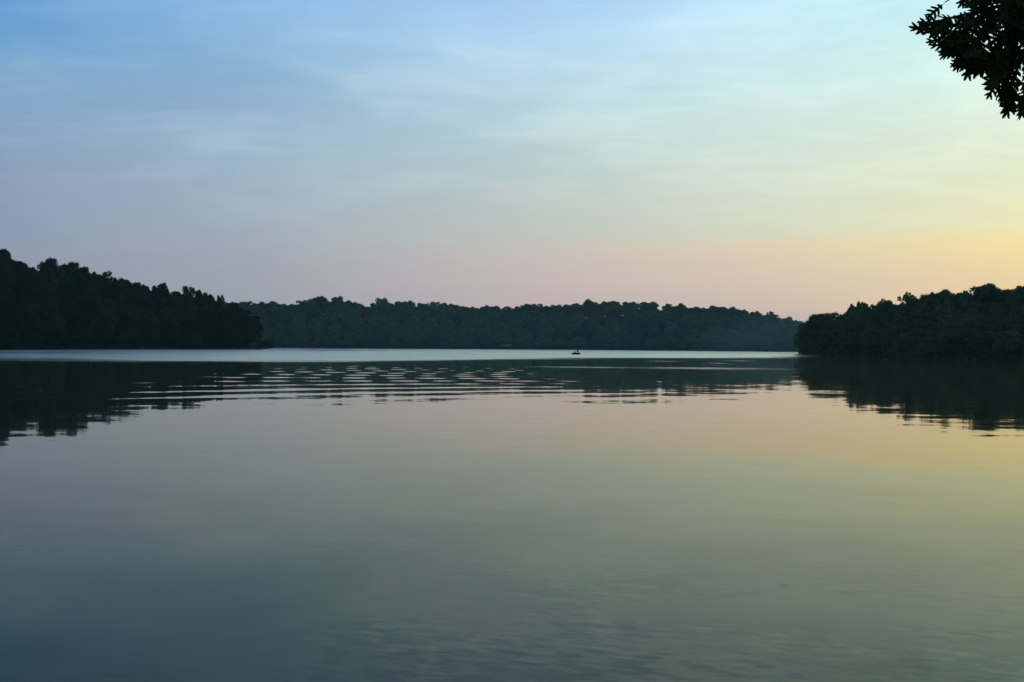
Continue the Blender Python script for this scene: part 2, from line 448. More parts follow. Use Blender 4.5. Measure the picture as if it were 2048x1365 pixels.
for nm, arrs in (('wave_phase', (ph1, ph2, ph1 * 0)), ('wind', (ruffle, tr, tr2)), ('wavelets', (near_w * patch, paws, streaks))):
    at = water.data.attributes.new(nm, 'FLOAT_VECTOR', 'POINT')
    at.data.foreach_set('vector', np.stack(arrs, -1).astype(np.float32).ravel())

# ------------------------------------------------------------------ foliage materials
def leaf_mat(name, c0, c1, c2):
    m, gg, bs = mat(name)
    oi = gg.n('ShaderNodeObjectInfo')
    geo = gg.n('ShaderNodeNewGeometry')
    rnd = geo.outputs['Random Per Island']
    nz = gg.noise(geo.outputs['Position'], 0.28, 2.0).outputs[0]
    c = gg.mix(oi.outputs['Random'], c0, c1)
    c = gg.mix(gg.math('MULTIPLY', gg.mapr(nz, .45, .7), .7), c, c2)
    c = gg.vmath('SCALE', c, gg.mapr(rnd, 0, 1, .45, 1.5))
    gg.put(bs.inputs['Base Color'], c)
    bs.inputs['Roughness'].default_value = .75
    bs.inputs['Specular IOR Level'].default_value = .15
    return m
M_BROAD = leaf_mat('broadleaf_foliage', (.012, .034, .013), (.020, .048, .015), (.030, .085, .016))
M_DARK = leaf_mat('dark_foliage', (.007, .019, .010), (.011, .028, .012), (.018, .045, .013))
M_HILL = leaf_mat('haze_paled_foliage', (.075, .150, .085), (.095, .175, .090), (.120, .200, .080))  # far wood: paleness of distance haze put into the base colour
M_HILL_DARK = leaf_mat('haze_blued_foliage', (.050, .110, .075), (.065, .130, .080), (.085, .150, .075))  # darker far crowns, haze blueness likewise put into the base colour
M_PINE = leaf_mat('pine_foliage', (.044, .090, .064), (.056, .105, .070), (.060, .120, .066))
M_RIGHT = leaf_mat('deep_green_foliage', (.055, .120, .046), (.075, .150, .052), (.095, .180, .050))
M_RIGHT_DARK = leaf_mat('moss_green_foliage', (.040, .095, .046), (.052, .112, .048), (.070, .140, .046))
M_LIME = leaf_mat('yellow_green_foliage', (.09, .13, .02), (.10, .14, .02), (.12, .15, .025))
M_OAKLEAF = leaf_mat('oak_leaf', (.018, .034, .012), (.024, .044, .014), (.020, .036, .012))
m_bark, gg, bs = mat('bark')
geo = gg.n('ShaderNodeTexCoord')
bz = gg.noise(gg.vmath('MULTIPLY', geo.outputs['Object'], (6, 6, 1)), 2.0, 5.0, .65).outputs[0]
gg.put(bs.inputs['Base Color'], gg.mix(gg.mapr(bz, .35, .65), (.030, .024, .018), (.075, .062, .050)))
bs.inputs['Roughness'].default_value = .9
bmp = gg.n('ShaderNodeBump'); bmp.inputs['Strength'].default_value = .6; bmp.inputs['Distance'].default_value = .02
gg.put(bmp.inputs['Height'], bz); gg.put(bs.inputs['Normal'], bmp.outputs[0])

# ------------------------------------------------------------------ trees (unit: 18 m tall)
TH = 18.0
def leaf_faces(cen, nor, size, r):
    """numpy: small ragged leaf-spray faces, one quad each"""
    n = len(cen)
    t = r.normal(size=(n, 3)); t -= (t * nor).sum(1, keepdims=True) * nor
    t /= np.linalg.norm(t, axis=1, keepdims=True)
    b = np.cross(nor, t)
    s = size[:, None]
    a1_, a2_, a3_, a4_ = (r.uniform(.6, 1.25, (n, 1)) for _ in range(4))
    q = np.stack([cen + t * s * a1_, cen + b * s * .62 * a2_, cen - t * s * a3_, cen - b * s * .62 * a4_], 1)
    return q.reshape(-1, 3)
def crown_mesh(kind, seed):
    r = np.random.default_rng(seed)
    lobes = []
    def dome(n, rx, zc, rz, lo, hi, fl, haystack=True):
        for _ in range(n):
            d = r.normal(size=3); d /= np.linalg.norm(d)
            if d[2] < -.75: d[2] *= -1
            k = r.uniform(.62, 1.0)
            if haystack and d[2] < .25:
                hxy = math.hypot(d[0], d[1]); d = np.array([d[0] / hxy, d[1] / hxy, d[2]])
                k = r.uniform(.75, 1.0)
            rd = r.uniform(lo, hi)
            rd *= 1 - .35 * max(0, d[2])
            lobes.append((d[0] * k * (rx - rd * .85), d[1] * k * (rx - rd * .85), zc + d[2] * k * (rz - rd * .75), rd, fl))
    if kind == 'round':        # broad dome down to near the ground
        dome(52, 6.0, TH * .50, TH * .50, 1.3, 2.5, 1.35)
    elif kind == 'knobby':     # uneven crown, separate heads standing out
        dome(42, 5.7, TH * .46, TH * .42, 1.4, 2.5, 1.3)
        for _ in range(7):
            a = r.uniform(0, 6.28); rr = r.uniform(.5, 3.8)
            lobes.append((rr * math.cos(a), rr * math.sin(a), TH * r.uniform(.78, .90), r.uniform(1.1, 1.8), 1.3))
    elif kind == 'spiky':      # narrow upright leaders
        dome(50, 5.6, TH * .52, TH * .50, 1.4, 2.4, 1.3)
        for _ in range(18):
            a = r.uniform(0, 6.28); rr = r.uniform(0, 4.2); h = r.uniform(.93, 1.01) - .012 * rr
            for k in range(6):
                t = .84 + (h - .84) * k / 5
                lobes.append((rr * math.cos(a) * (.8 + .5 * t), rr * math.sin(a), TH * t, 1.35 - .75 * k / 5, 1.2))
    elif kind == 'pine':       # bare lower trunk, puffs of needles
        dome(22, 5.0, TH * .74, TH * .25, 1.2, 2.0, 1.0, False)
        dome(26, 5.4, TH * .40, TH * .32, 1.5, 2.4, 1.2)
        for _ in range(6):
            t = r.uniform(.52, .93); a = r.uniform(0, 6.28); rr = r.uniform(.3, 3.9) * (1.15 - .7 * abs(t - .74) / .25)
            lobes.append((rr * math.cos(a), rr * math.sin(a), TH * t, r.uniform(1.0, 1.7), .62))
        lobes.append((r.normal() * .5, r.normal() * .5, TH * .93, 1.7, .8))
        for _ in range(9):
            t = r.uniform(.12, .5); a = r.uniform(0, 6.28); rr = r.uniform(.5, 3.5)
            lobes.append((rr * math.cos(a), rr * math.sin(a), TH * t, r.uniform(1.0, 1.6), .6))
    elif kind == 'open':       # thin crown with sky between the boughs
        dome(44, 5.6, TH * .72, TH * .28, .8, 1.45, 1.0, False)
        dome(16, 5.4, TH * .35, TH * .25, 1.5, 2.3, .8)
        for _ in range(10):
            t = r.uniform(.12, .5); a = r.uniform(0, 6.28); rr = r.uniform(.5, 4)
            lobes.append((rr * math.cos(a), rr * math.sin(a), TH * t, r.uniform(1.2, 2.0), .7))
    C, N, S = [], [], []
    for (x, y, z, rd, fl) in lobes:
        n = int(150 * rd ** 1.6) if kind != 'open' else int(110 * rd ** 1.6)
        d = r.normal(size=(n, 3)); d /= np.linalg.norm(d, axis=1, keepdims=True)
        d[:, 2] = np.where(d[:, 2] < -.45, -d[:, 2], d[:, 2])
        rr = rd * (r.uniform(.55, 1.0, (n, 1)) ** .5) * (1 + .10 * r.normal(size=(n, 1)))
        c = np.array([[x, y, z]]) + d * rr * np.array([[1, 1, fl]])
        nn = d + .55 * r.normal(size=(n, 3)); nn /= np.linalg.norm(nn, axis=1, keepdims=True)
        C.append(c); N.append(nn); S.append(r.uniform(.18, .42, n))
    C, N, S = np.concatenate(C), np.concatenate(N), np.concatenate(S)
    V = leaf_faces(C, N, S, r)
    top = V[:, 2].max()
    V[:, 2] *= TH / top
    return V, np.arange(len(V)).reshape(-1, 4), lobes
def crown_data(name, kind, seed, m):
    V, Q, lobes = crown_mesh(kind, seed)
    me = bpy.data.meshes.new(name)
    me.vertices.add(len(V)); me.vertices.foreach_set('co', V.astype(np.float32).ravel())
    me.loops.add(Q.size); me.loops.foreach_set('vertex_index', Q.astype(np.int32).ravel())
    me.polygons.add(len(Q)); me.polygons.foreach_set('loop_start', np.arange(0, Q.size, 4, dtype=np.int32))
    me.polygons.foreach_set('loop_total', np.full(len(Q), 4, np.int32))
    me.update(calc_edges=True); me.materials.append(m)
    return me, lobes
def trunk_data(name, lobes, seed, lean=0.0):
    r = random.Random(seed); mb = MB()
    pts = [(r.gauss(0, .12) * k + lean * k, r.gauss(0, .12) * k, TH * .9 * k / 6 - (.8 if k == 0 else 0)) for k in range(7)]
    mb.tube(pts, [.34, .27, .24, .2, .15, .1, .05], 7)
    for (x, y, z, rd, fl) in lobes[::2][:12]:
        k = max(1, min(5, int((z - 2.5) / (TH * .9) * 6)))
        p = Vector(pts[k]); q = Vector((x, y, z)); mid = p.lerp(q, .5) + Vector((0, 0, .3))
        mb.tube([p, mid, q], [.10, .07, .03], 5)
    me = bpy.data.meshes.new(name); me.from_pydata(mb.v, [], mb.f); me.materials.append(m_bark)
    me.polygons.foreach_set('use_smooth', [True] * len(me.polygons))
    return me
VAR = {}
def variants(key, kind, m, seeds):
    VAR[key] = []
    for sdd in seeds:
        cm, lb = crown_data('crown', kind, sdd, m)
        VAR[key].append((cm, trunk_data('trunk', lb, sdd)))
variants('round', 'round', M_BROAD, (1, 2, 3, 4))
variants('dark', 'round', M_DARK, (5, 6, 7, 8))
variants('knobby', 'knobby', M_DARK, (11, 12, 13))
variants('knobby_green', 'knobby', M_BROAD, (14, 15, 16))
variants('spiky', 'spiky', M_BROAD, (21, 22))
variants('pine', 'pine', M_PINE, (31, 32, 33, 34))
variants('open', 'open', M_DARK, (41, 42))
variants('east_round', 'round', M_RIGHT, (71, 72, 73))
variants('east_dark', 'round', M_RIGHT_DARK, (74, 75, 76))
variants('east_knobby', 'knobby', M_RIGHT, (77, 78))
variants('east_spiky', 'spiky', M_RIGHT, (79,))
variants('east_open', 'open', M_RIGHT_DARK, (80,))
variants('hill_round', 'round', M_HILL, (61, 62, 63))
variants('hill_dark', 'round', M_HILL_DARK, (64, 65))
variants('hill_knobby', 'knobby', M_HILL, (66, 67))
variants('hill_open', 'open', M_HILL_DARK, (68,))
variants('lime', 'knobby', M_LIME, (51,))
PROTO = {}
NAME = {'round': 'broadleaf_tree', 'dark': 'broadleaf_tree', 'knobby': 'broadleaf_tree', 'knobby_green': 'broadleaf_tree', 'spiky': 'poplar_tree', 'pine': 'pine_tree', 'open': 'oak_tree', 'lime': 'broadleaf_tree'}
NAME.update({k: 'broadleaf_tree' for k in ('east_round', 'east_dark', 'east_knobby', 'east_spiky', 'east_open', 'hill_round', 'hill_dark', 'hill_knobby', 'hill_open')}); NAME['spiky'] = 'broadleaf_tree'; NAME['open'] = 'broadleaf_tree'
def tree(key, x, y, h, width, label, group, rz=None, z=None):
    i = random.randrange(len(VAR[key]))
    cm, tm = VAR[key][i]
    zz = float(land_z(np.array([x]), np.array([y]))[0]) if z is None else z
    rt = empty(NAME[key], (x, y, max(zz, .05) - .1), random.uniform(0, 6.28) if rz is None else rz)
    rt.scale = (width / 11.5, width / 11.5 * random.uniform(.9, 1.1), h / TH)
    tag(rt, label, 'tree', group)
    link(bpy.data.objects.new('crown', cm), rt)
    link(bpy.data.objects.new('trunk', tm), rt)
    return rt

# notable skyline trees of the photo: wood, column, row of the top, crown width in px, kind, label
NOTABLE = [
    ('left', 3, 496, 46, 'knobby', 'tall dark tree at the very left edge, highest on the left wood'),
    ('left', 104, 514, 44, 'knobby', 'knobby dark crown rising as a double head on the left wood skyline'),
    ('left', 140, 523, 48, 'dark', 'broad rounded dark crown right of the double-headed tree on the left wood'),
    ('left', 214, 540, 24, 'open', 'thin leaning tree with ragged forked top halfway along the left skyline'),
    ('left', 241, 554, 14, 'spiky', 'short spiky treetop just right of the ragged forked tree, left wood'),
    ('left', 325, 564, 34, 'knobby', 'bushy many-headed crown standing up on the falling left skyline'),
    ('left', 374, 571, 30, 'knobby_green', 'round headed tree just right of the bushy many-headed one, left wood'),
    ('left', 440, 588, 20, 'knobby_green', 'small pale crown at the lower end of the left wood skyline'),
    ('left', 457, 604, 22, 'lime', 'single yellow-green tree near the tip of the left headland'),
    ('far', 641, 591, 30, 'hill_dark', 'large dark rounded crown on the left part of the far skyline'),
    ('far', 675, 592, 34, 'hill_knobby', 'wide lumpy crown on the far skyline, right of the large rounded one'),
    ('far', 765, 595, 32, 'hill_knobby', 'peaked crown right of the notch in the far skyline'),
    ('far', 1176, 598, 26, 'pine', 'pine with raised round head on the far skyline above the fishing boat'),
    ('far', 1305, 603, 28, 'pine', 'pine just left of the small sky gap on the far ridge'),
    ('far', 1336, 607, 28, 'pine', 'pine just right of the small sky gap on the far ridge'),
    ('far', 1362, 606, 22, 'pine', 'tall round-headed pine on the far ridge, second right of the sky gap'),
    ('far', 1541, 622, 18, 'hill_open', 'lone open crown standing above the right end of the far ridge'),
    ('right', 1636, 627, 66, 'east_dark', 'smooth domed tree at the tip of the right headland'),
    ('right', 1621, 640, 30, 'east_dark', 'small rounded crown at the outermost tip of the right headland'),
    ('right', 1717, 602, 30, 'east_spiky', 'spiky upright tree on the skyline of the right headland'),
    ('right', 1771, 597, 42, 'east_dark', 'low domed crown between the spiky and the open tree, right headland'),
    ('right', 1814, 583, 34, 'east_open', 'open crowned tree with sky showing through, right headland skyline'),
    ('right', 1884, 577, 58, 'east_dark', 'wide flat domed crown right of the open crowned tree, right headland'),
    ('right', 1927, 579, 18, 'east_spiky', 'small spiky top between the two widest domes of the right headland'),
    ('right', 1971, 565, 64, 'east_dark', 'largest rounded dome on the right headland skyline'),
]
FULL = {'left': 'left headland', 'far': 'far shore', 'right': 'right headland'}
def place(w, px, py_top, D, width_m, key, label, group, hmin=8, hmax=27):
    x, y = ground_xy(px, D)
    gz = max(float(land_z(np.array([x]), np.array([y]))[0]), 0.1)
    h = top_z(px, py_top, D) - gz
    h = min(max(h, hmin), hmax)
    return tree(key, x, y, h, width_m, label, group)
counts = {}
for (w, px, py, wp, key, label) in NOTABLE:
    W = WOODS[w]
    D = pl(W['shore'], px) + pl(W['depth'], px) * (.93 if w != 'right' else .85)
    place(w, px, py, D, wp / F * D * (1.5 if w == 'right' and px > 1700 else 1.15), key, label, 'trees of the ' + FULL[w])
# skyline rows
for w, sp, off in (('left', 23, 0), ('far', 22, 0), ('right', 23, 0)):
    W = WOODS[w]
    taken = [(n[1], n[3] * .27) for n in NOTABLE if n[0] == w]
    u = max(W['sky'][0][0] + 4, {'left': -40, 'far': 385, 'right': 0}[w])
    while u < min(W['sky'][-1][0] - 2, 2110):
        uu = u + random.uniform(-3, 3)
        if all(abs(uu - c) > hw for c, hw in taken):
            D = pl(W['shore'], uu) + pl(W['depth'], uu) * random.uniform(.86, 1.0)
            py = pl(W['sky'], uu) + random.uniform(-.5, 3)
            wpx = sp * random.uniform(*((1.7, 2.4) if w == 'right' else (1.4, 2.0)))
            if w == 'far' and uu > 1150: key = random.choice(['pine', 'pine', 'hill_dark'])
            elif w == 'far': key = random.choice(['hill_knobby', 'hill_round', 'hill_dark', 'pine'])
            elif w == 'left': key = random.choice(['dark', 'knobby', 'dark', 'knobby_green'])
            else: key = random.choice(['east_dark', 'east_round', 'east_knobby'])
            kindw = 'pine' if key == 'pine' else 'leafy tree'
            place(w, uu, py, D, wpx / F * D, key, f'{kindw} in the ridge line of the {FULL[w]}, crown against the sky', f'{kindw}s along the ridge of the {FULL[w]}')
        u += sp * random.uniform(.75, 1.1)
# the slopes below, down to the water
for w, rows, spm in (('left', 5, 11.5), ('far', 5, 15.0), ('right', 5, 10.5)):
    W = WOODS[w]
    lo, hi = {'left': (-45, 518), 'far': (440, 1612), 'right': (1616, 2100)}[w]
    for r_ in range(rows):
        f = r_ / (rows - .6)
        u = lo + random.uniform(0, 10)
        while u < hi:
            Dsh = pl(W['shore'], u); dep = pl(W['depth'], u)
            if dep * f > dep - 6 and r_ > 0:
                u += 12; continue
            D = Dsh + 4.0 + dep * f * .92 + random.uniform(-2, 2)
            pyw = yh(u) + CAM_H * F / Dsh
            pys = pl(W['sky'], u)
            hfront = 10.5 * F / Dsh
            full_ = pyw - pys
            first = min(hfront, full_ * .62)
            top = pyw - (first + (full_ - first) * (1.0 * f ** .8)) + random.uniform(-5, 5)
            top = max(top, pys + 3 + 3 * random.random())
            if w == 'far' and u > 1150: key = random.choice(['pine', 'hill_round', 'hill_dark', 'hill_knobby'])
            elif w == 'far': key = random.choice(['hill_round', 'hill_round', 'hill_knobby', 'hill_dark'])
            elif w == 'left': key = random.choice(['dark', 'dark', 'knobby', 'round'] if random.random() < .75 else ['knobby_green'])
            else: key = random.choice(['east_round', 'east_dark', 'east_dark', 'east_knobby'])
            wm = spm * random.uniform(.95, 1.25)
            if r_ == 0 and key == 'pine': key = 'hill_round'
            where = 'at the waterline' if r_ == 0 else ('low on the slope' if f < .5 else 'high on the slope below the ridge')
            kindw = 'pine' if key == 'pine' else ('dark leafy tree' if key in ('dark', 'knobby', 'hill_dark', 'east_dark') else 'green leafy tree')
            place(w, u, top, D, wm, key, f'{kindw} {where} of the {FULL[w]}', f'{kindw}s {where} of the {FULL[w]}', hmin=7, hmax=22)
            counts[w] = counts.get(w, 0) + 1
            u += spm * F / D * random.uniform(.85, 1.15)
print('slope trees', counts)

# undergrowth hugging the waterline of all three shores: nobody could count it
def undergrowth(name, label, pts, m, h0, seed, on_land=False):
    r = np.random.default_rng(seed)
    C, N, S = [], [], []
    for (x0, y0), (x1, y1) in zip(pts[:-1], pts[1:]):
        L = math.hypot(x1 - x0, y1 - y0); n = int(L * (170 if on_land else 26))
        t = r.uniform(0, 1, n); px_, py_ = x0 + (x1 - x0) * t, y0 + (y1 - y0) * t
        ox, oy = -(y1 - y0) / L, (x1 - x0) / L
        s = r.uniform(-.6, 3.5, n)
        sgn = 1 if lake_sd(np.array([(x0 + x1) / 2 + ox]), np.array([(y0 + y1) / 2 + oy]))[0] > 0 else -1
        hh = h0 * (.5 + vnoise(px_ * .25, py_ * .25, seed))
        z = r.uniform(0.05, 1, n) ** 1.2 * hh
        if on_land: z = z + land_z(px_, py_)
        C.append(np.stack([px_ + ox * s * sgn, py_ + oy * s * sgn, z], -1))
        nn = r.normal(size=(n, 3)); nn /= np.linalg.norm(nn, axis=1, keepdims=True)
        N.append(nn); S.append(r.uniform(.2, .6, n))
    C, N, S = np.concatenate(C), np.concatenate(N), np.concatenate(S)
    V = leaf_faces(C, N, S, r); V[:, 2] = np.maximum(V[:, 2], 0.02)
    o = grid_obj(name, V, np.arange(len(V)).reshape(-1, 4), m, False)
    return tag(o, label, 'bushes', kind='stuff')
undergrowth('undergrowth', 'dark bushes overhanging the waterline of the left headland', [tuple(p) for p in LK[4:13]], M_DARK, 4.5, 61)
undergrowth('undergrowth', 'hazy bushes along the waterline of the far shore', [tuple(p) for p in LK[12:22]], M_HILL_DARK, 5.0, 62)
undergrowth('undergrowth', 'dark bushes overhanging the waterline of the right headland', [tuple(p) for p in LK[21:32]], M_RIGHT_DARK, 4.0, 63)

def ridge_line(w, lo, hi):
    W = WOODS[w]
    return [ground_xy(u, pl(W['shore'], u) + pl(W['depth'], u) * .97) for u in np.linspace(lo, hi, 30)]
undergrowth('understory', 'thicket under the ridge trees of the left headland', ridge_line('left', -260, 470), M_DARK, 8.0, 64, True)
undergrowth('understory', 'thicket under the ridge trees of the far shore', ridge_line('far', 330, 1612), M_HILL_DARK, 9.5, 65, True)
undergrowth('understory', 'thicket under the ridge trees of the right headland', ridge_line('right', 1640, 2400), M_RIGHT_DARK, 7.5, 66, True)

def wood_beyond(side, m, label, seed):
    """woods on the flanks beyond the picture, one mass of overlapping crowns following the shore"""
    r = np.random.default_rng(seed)
    pts = []
    for _ in range(9000):
        x, y = side * r.uniform(60, 420), r.uniform(70, 480)
        u = 1024 + F * x / y
        if -70 < u < 2125: continue
        d = float(lake_sd(np.array([x]), np.array([y]))[0])
        if not 3 < d < 62: continue
        if any((x - a_) ** 2 + (y - b_) ** 2 < 88 for a_, b_ in pts): continue
        pts.append((x, y))
    base_ = [crown_mesh('round', 90 + k)[0] for k in range(4)]
    out = []
    for k, (x, y) in enumerate(pts):
        Q = base_[k % 4].reshape(-1, 4, 3)
        Q = Q[r.choice(len(Q), 1500, replace=False)]
        c = Q.mean(1, keepdims=True); Q = c + (Q - c) * 2.1
        sx_, sz_ = r.uniform(.9, 1.25), r.uniform(.65, .9)
        z = float(land_z(np.array([x]), np.array([y]))[0])
        out.append(Q.reshape(-1, 3) * [sx_, sx_, sz_] + [x, y, z])
    V = np.concatenate(out)
    tag(grid_obj('wood', V, np.arange(len(V)).reshape(-1, 4), m, False), label, 'wood', kind='stuff')
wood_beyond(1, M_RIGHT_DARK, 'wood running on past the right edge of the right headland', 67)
wood_beyond(-1, M_DARK, 'wood running on past the left edge of the left headland', 68)

# ------------------------------------------------------------------ simple materials
def plain(name, c, rough=.6, metal=0.0):
    m, gg, bs = mat(name)
    tcn = gg.n('ShaderNodeTexCoord')
    nz = gg.noise(tcn.outputs['Object'], 9.0, 4.0).outputs[0]
    gg.put(bs.inputs['Base Color'], gg.mix(gg.mapr(nz, .3, .7), tuple(v * .8 for v in c), tuple(min(1, v * 1.15) for v in c)))
    bs.inputs['Roughness'].default_value = rough; bs.inputs['Metallic'].default_value = metal
    return m
M_HULL = plain('boat_dark_paint', (.007, .010, .010), .8)
M_DECK = plain('boat_deck', (.015, .018, .018), .8)
M_SEAT = plain('seat_vinyl', (.012, .016, .018), .5)
M_METAL = plain('dull_metal', (.12, .12, .12), .35, 1.0)
M_SKIN = plain('skin', (.38, .24, .17), .5)
M_SHIRT = plain('dark_shirt', (.02, .03, .036), .9)
M_TROU = plain('dark_trousers', (.010, .013, .016), .9)
M_CAP = plain('pale_cap', (.42, .45, .48), .8)
M_ROOF = plain('weathered_roof', (.22, .20, .27), .6)
M_WOOD = plain('weathered_wood', (.09, .075, .06), .8)

# ------------------------------------------------------------------ fishing boat
BD = 461.0
bx, by = ground_xy(1151.5, BD)
boat = empty('fishing_boat', (bx, by, 0.0), R(8)); boat.scale = (.96, 1.15, 1.15)
tag(boat, 'small dark open fishing boat with an angler, out on the lake', 'boat')
L, Wd = 3.6, 1.35
secs = []
NS = 15
for i in range(NS):
    t = i / (NS - 1)                      # 0 bow (-x) .. 1 stern
    x = -L / 2 + L * t
    wd = Wd / 2 * (min(1, (t / .45)) ** .6 if t < .45 else 1 - .10 * ((t - .45) / .55) ** 2)
    wd = max(wd, .05)
    sheer = .60 + .08 * (1 - t) ** 2 + .02 * t
    keel = -.12 + .30 * max(0, 1 - t / .22) ** 2
    secs.append([(x, -wd, sheer), (x, -wd * .97, sheer * .6), (x, -wd * .72, keel + .05), (x, 0, keel), (x, wd * .72, keel + .05), (x, wd * .97, sheer * .6), (x, wd, sheer),
                 (x, wd - .05 if wd > .1 else wd * .5, sheer), (x, (wd - .06 if wd > .1 else wd * .5) * .75, keel + .16), (x, 0, keel + .14), (x, -(wd - .06 if wd > .1 else wd * .5) * .75, keel + .16), (x, -(wd - .05 if wd > .1 else wd * .5), sheer)])
mb = MB()
vs = [v for s_ in secs for v in s_]; K = 12; fs = []
for i in range(NS - 1):
    for k in range(K):
        fs.append((i * K + k, (i + 1) * K + k, (i + 1) * K + (k + 1) % K, i * K + (k + 1) % K))
fs.append(tuple(range(K))); 
last = (NS - 1) * K
fs.append(tuple(last + k for k in (6, 5, 4, 3, 2, 1, 0)) )
mb.add(vs, fs)
tr_ = MB(); 
hull = mb.build('hull', M_HULL, boat, True)
tm_ = MB(); tm_.box((L / 2 - .03, 0, .26), (.05, Wd * .84, .54)); tm_.build('transom', M_HULL, boat)
dk = MB(); dk.box((-.95, 0, .48), (.85, .80, .04)); dk.build('bow_deck', M_DECK, boat)
dk = MB(); dk.box((1.10, 0, .44), (.95, 1.02, .05)); dk.build('stern_deck', M_DECK, boat)
dk = MB(); dk.box((.05, 0, .22), (.28, 1.12, .05)); dk.build('bench', M_DECK, boat)
st = MB(); st.tube([(-.35, 0, 0.0), (-.35, 0, .62)], .04, 8); st.build('seat_post', M_METAL, boat)
st = MB(); st.box((-.35, 0, .70), (.72, .50, .20)); st.build('seat', M_SEAT, boat)
st = MB(); st.box((-.22, 0, .92), (.34, .50, .50), Matrix.Rotation(.18, 3, 'Y')); st.build('seat_back', M_SEAT, boat)
mt = MB()
mt.box((L / 2 + .12, 0, .62), (.26, .22, .30)); mt.tube([(L / 2 + .12, 0, .5), (L / 2 + .14, 0, -.35)], [.08, .05], 8)
mt.tube([(L / 2 + .02, 0, .62), (L / 2 - .40, .10, .66)], .02, 6)
motor = mt.build('outboard_motor', M_HULL, boat)
bv = motor.modifiers.new('b', 'BEVEL'); bv.width = .03; bv.segments = 2

# angler: one skinned body, standing, both hands on the rod
man = empty('person', (0, 0, 0))
man.parent = None
Rb = Matrix.Rotation(R(8), 3, 'Z')
mp_ = Rb @ Vector((.84, 0, .535))
man.location = (bx + mp_.x, by + mp_.y, mp_.z); man.rotation_euler = (0, 0, R(8 + 250))
tag(man, 'angler standing in the stern of the small boat, pale cap, holding a rod', 'person')
man.scale = (1.04, 1.04, 1.04)
J = {   # facing +x
    'pel': (0, 0, .95, .15), 'sp': (.02, 0, 1.12, .135), 'ch': (.03, 0, 1.32, .165), 'nk': (.03, 0, 1.49, .065), 'hd0': (.045, 0, 1.57, .075), 'hd1': (.05, 0, 1.66, .098), 'hd2': (.05, 0, 1.74, .07),
    'hl': (0, .11, .90, .11), 'kl': (.05, .21, .49, .07), 'al': (-.02, .29, .09, .05), 'tl': (.15, .32, .035, .032),
    'hr': (0, -.11, .90, .11), 'kr': (.06, -.21, .49, .07), 'ar': (.0, -.30, .09, .05), 'tr': (.17, -.33, .035, .032),
    'sl': (.02, .19, 1.40, .062), 'el': (.08, .34, 1.16, .05), 'wl': (.32, .14, 1.09, .030), 'ml': (.38, .10, 1.10, .033),
    'sr': (.02, -.19, 1.40, .062), 'er': (.06, -.34, 1.16, .05), 'wr': (.28, -.10, 1.06, .030), 'mr': (.34, -.06, 1.06, .033)}
E = [('pel', 'sp'), ('sp', 'ch'), ('ch', 'nk'), ('nk', 'hd0'), ('hd0', 'hd1'), ('hd1', 'hd2'), ('pel', 'hl'), ('hl', 'kl'), ('kl', 'al'), ('al', 'tl'), ('pel', 'hr'), ('hr', 'kr'), ('kr', 'ar'), ('ar', 'tr'),
     ('ch', 'sl'), ('sl', 'el'), ('el', 'wl'), ('wl', 'ml'), ('ch', 'sr'), ('sr', 'er'), ('er', 'wr'), ('wr', 'mr')]
ks = list(J)
pts = [J[k] for k in ks]; ed = [(ks.index(a), ks.index(b)) for a, b in E]
for hand, sgn in (('ml', 1), ('mr', -1)):      # four fingers and a thumb closing on the rod grip
    hx, hy, hz, _ = J[hand]; root = ks.index(hand)
    for q in range(4):
        a = len(pts); ln = (.030, .034, .032, .026)[q]
        pts.append((hx + .012 + .018 * q, hy + sgn * .018, hz + .020, .009)); pts.append((hx + .018 + .018 * q, hy - sgn * (.004 + ln * .3), hz + .034, .0085)); pts.append((hx + .018 + .018 * q, hy - sgn * .024, hz + .012, .008))
        ed += [(root, a), (a, a + 1), (a + 1, a + 2)]
    a = len(pts)
    pts.append((hx - .012, hy - sgn * .022, hz + .008, .011)); pts.append((hx + .016, hy - sgn * .036, hz + .022, .009)); ed += [(root, a), (a, a + 1)]
me = bpy.data.meshes.new('body'); me.from_pydata([p[:3] for p in pts], ed, []); me.materials.append(M_SKIN)
body = link(bpy.data.objects.new('body', me), man)
sk = body.modifiers.new('skin', 'SKIN')
for v, p in zip(me.skin_vertices[0].data, pts):
    v.radius = (p[3], p[3]); v.use_root = False
me.skin_vertices[0].data[0].use_root = True
ss = body.modifiers.new('sub', 'SUBSURF'); ss.levels = ss.render_levels = 1
def garment(name, keys, edges, grow, m):
    p_ = [J[k] for k in keys]; me = bpy.data.meshes.new(name)
    me.from_pydata([q[:3] for q in p_], [(keys.index(a), keys.index(b)) for a, b in edges], []); me.materials.append(m)
    o = link(bpy.data.objects.new(name, me), man); o.modifiers.new('skin', 'SKIN')
    for v, q in zip(me.skin_vertices[0].data, p_): v.radius = (q[3] + grow, q[3] + grow)
    me.skin_vertices[0].data[0].use_root = True
    s_ = o.modifiers.new('sub', 'SUBSURF'); s_.levels = s_.render_levels = 1
garment('shirt', ['ch', 'sp', 'pel', 'sl', 'sr', 'el', 'er'], [('ch', 'sp'), ('sp', 'pel'), ('ch', 'sl'), ('ch', 'sr'), ('sl', 'el'), ('sr', 'er')], .075, M_SHIRT)
garment('trousers', ['pel', 'hl', 'kl', 'al', 'hr', 'kr', 'ar'], [('pel', 'hl'), ('hl', 'kl'), ('kl', 'al'), ('pel', 'hr'), ('hr', 'kr'), ('kr', 'ar')], .085, M_TROU)
bmc = bmesh.new(); bmesh.ops.create_uvsphere(bmc, u_segments=14, v_segments=8, radius=.125)
for v in list(bmc.verts):
    if v.co.z < -.01: bmc.verts.remove(v)
for v in bmc.verts: v.co = Vector((v.co.x * 1.05 + .05, v.co.y * .95, v.co.z * .85 + 1.70))
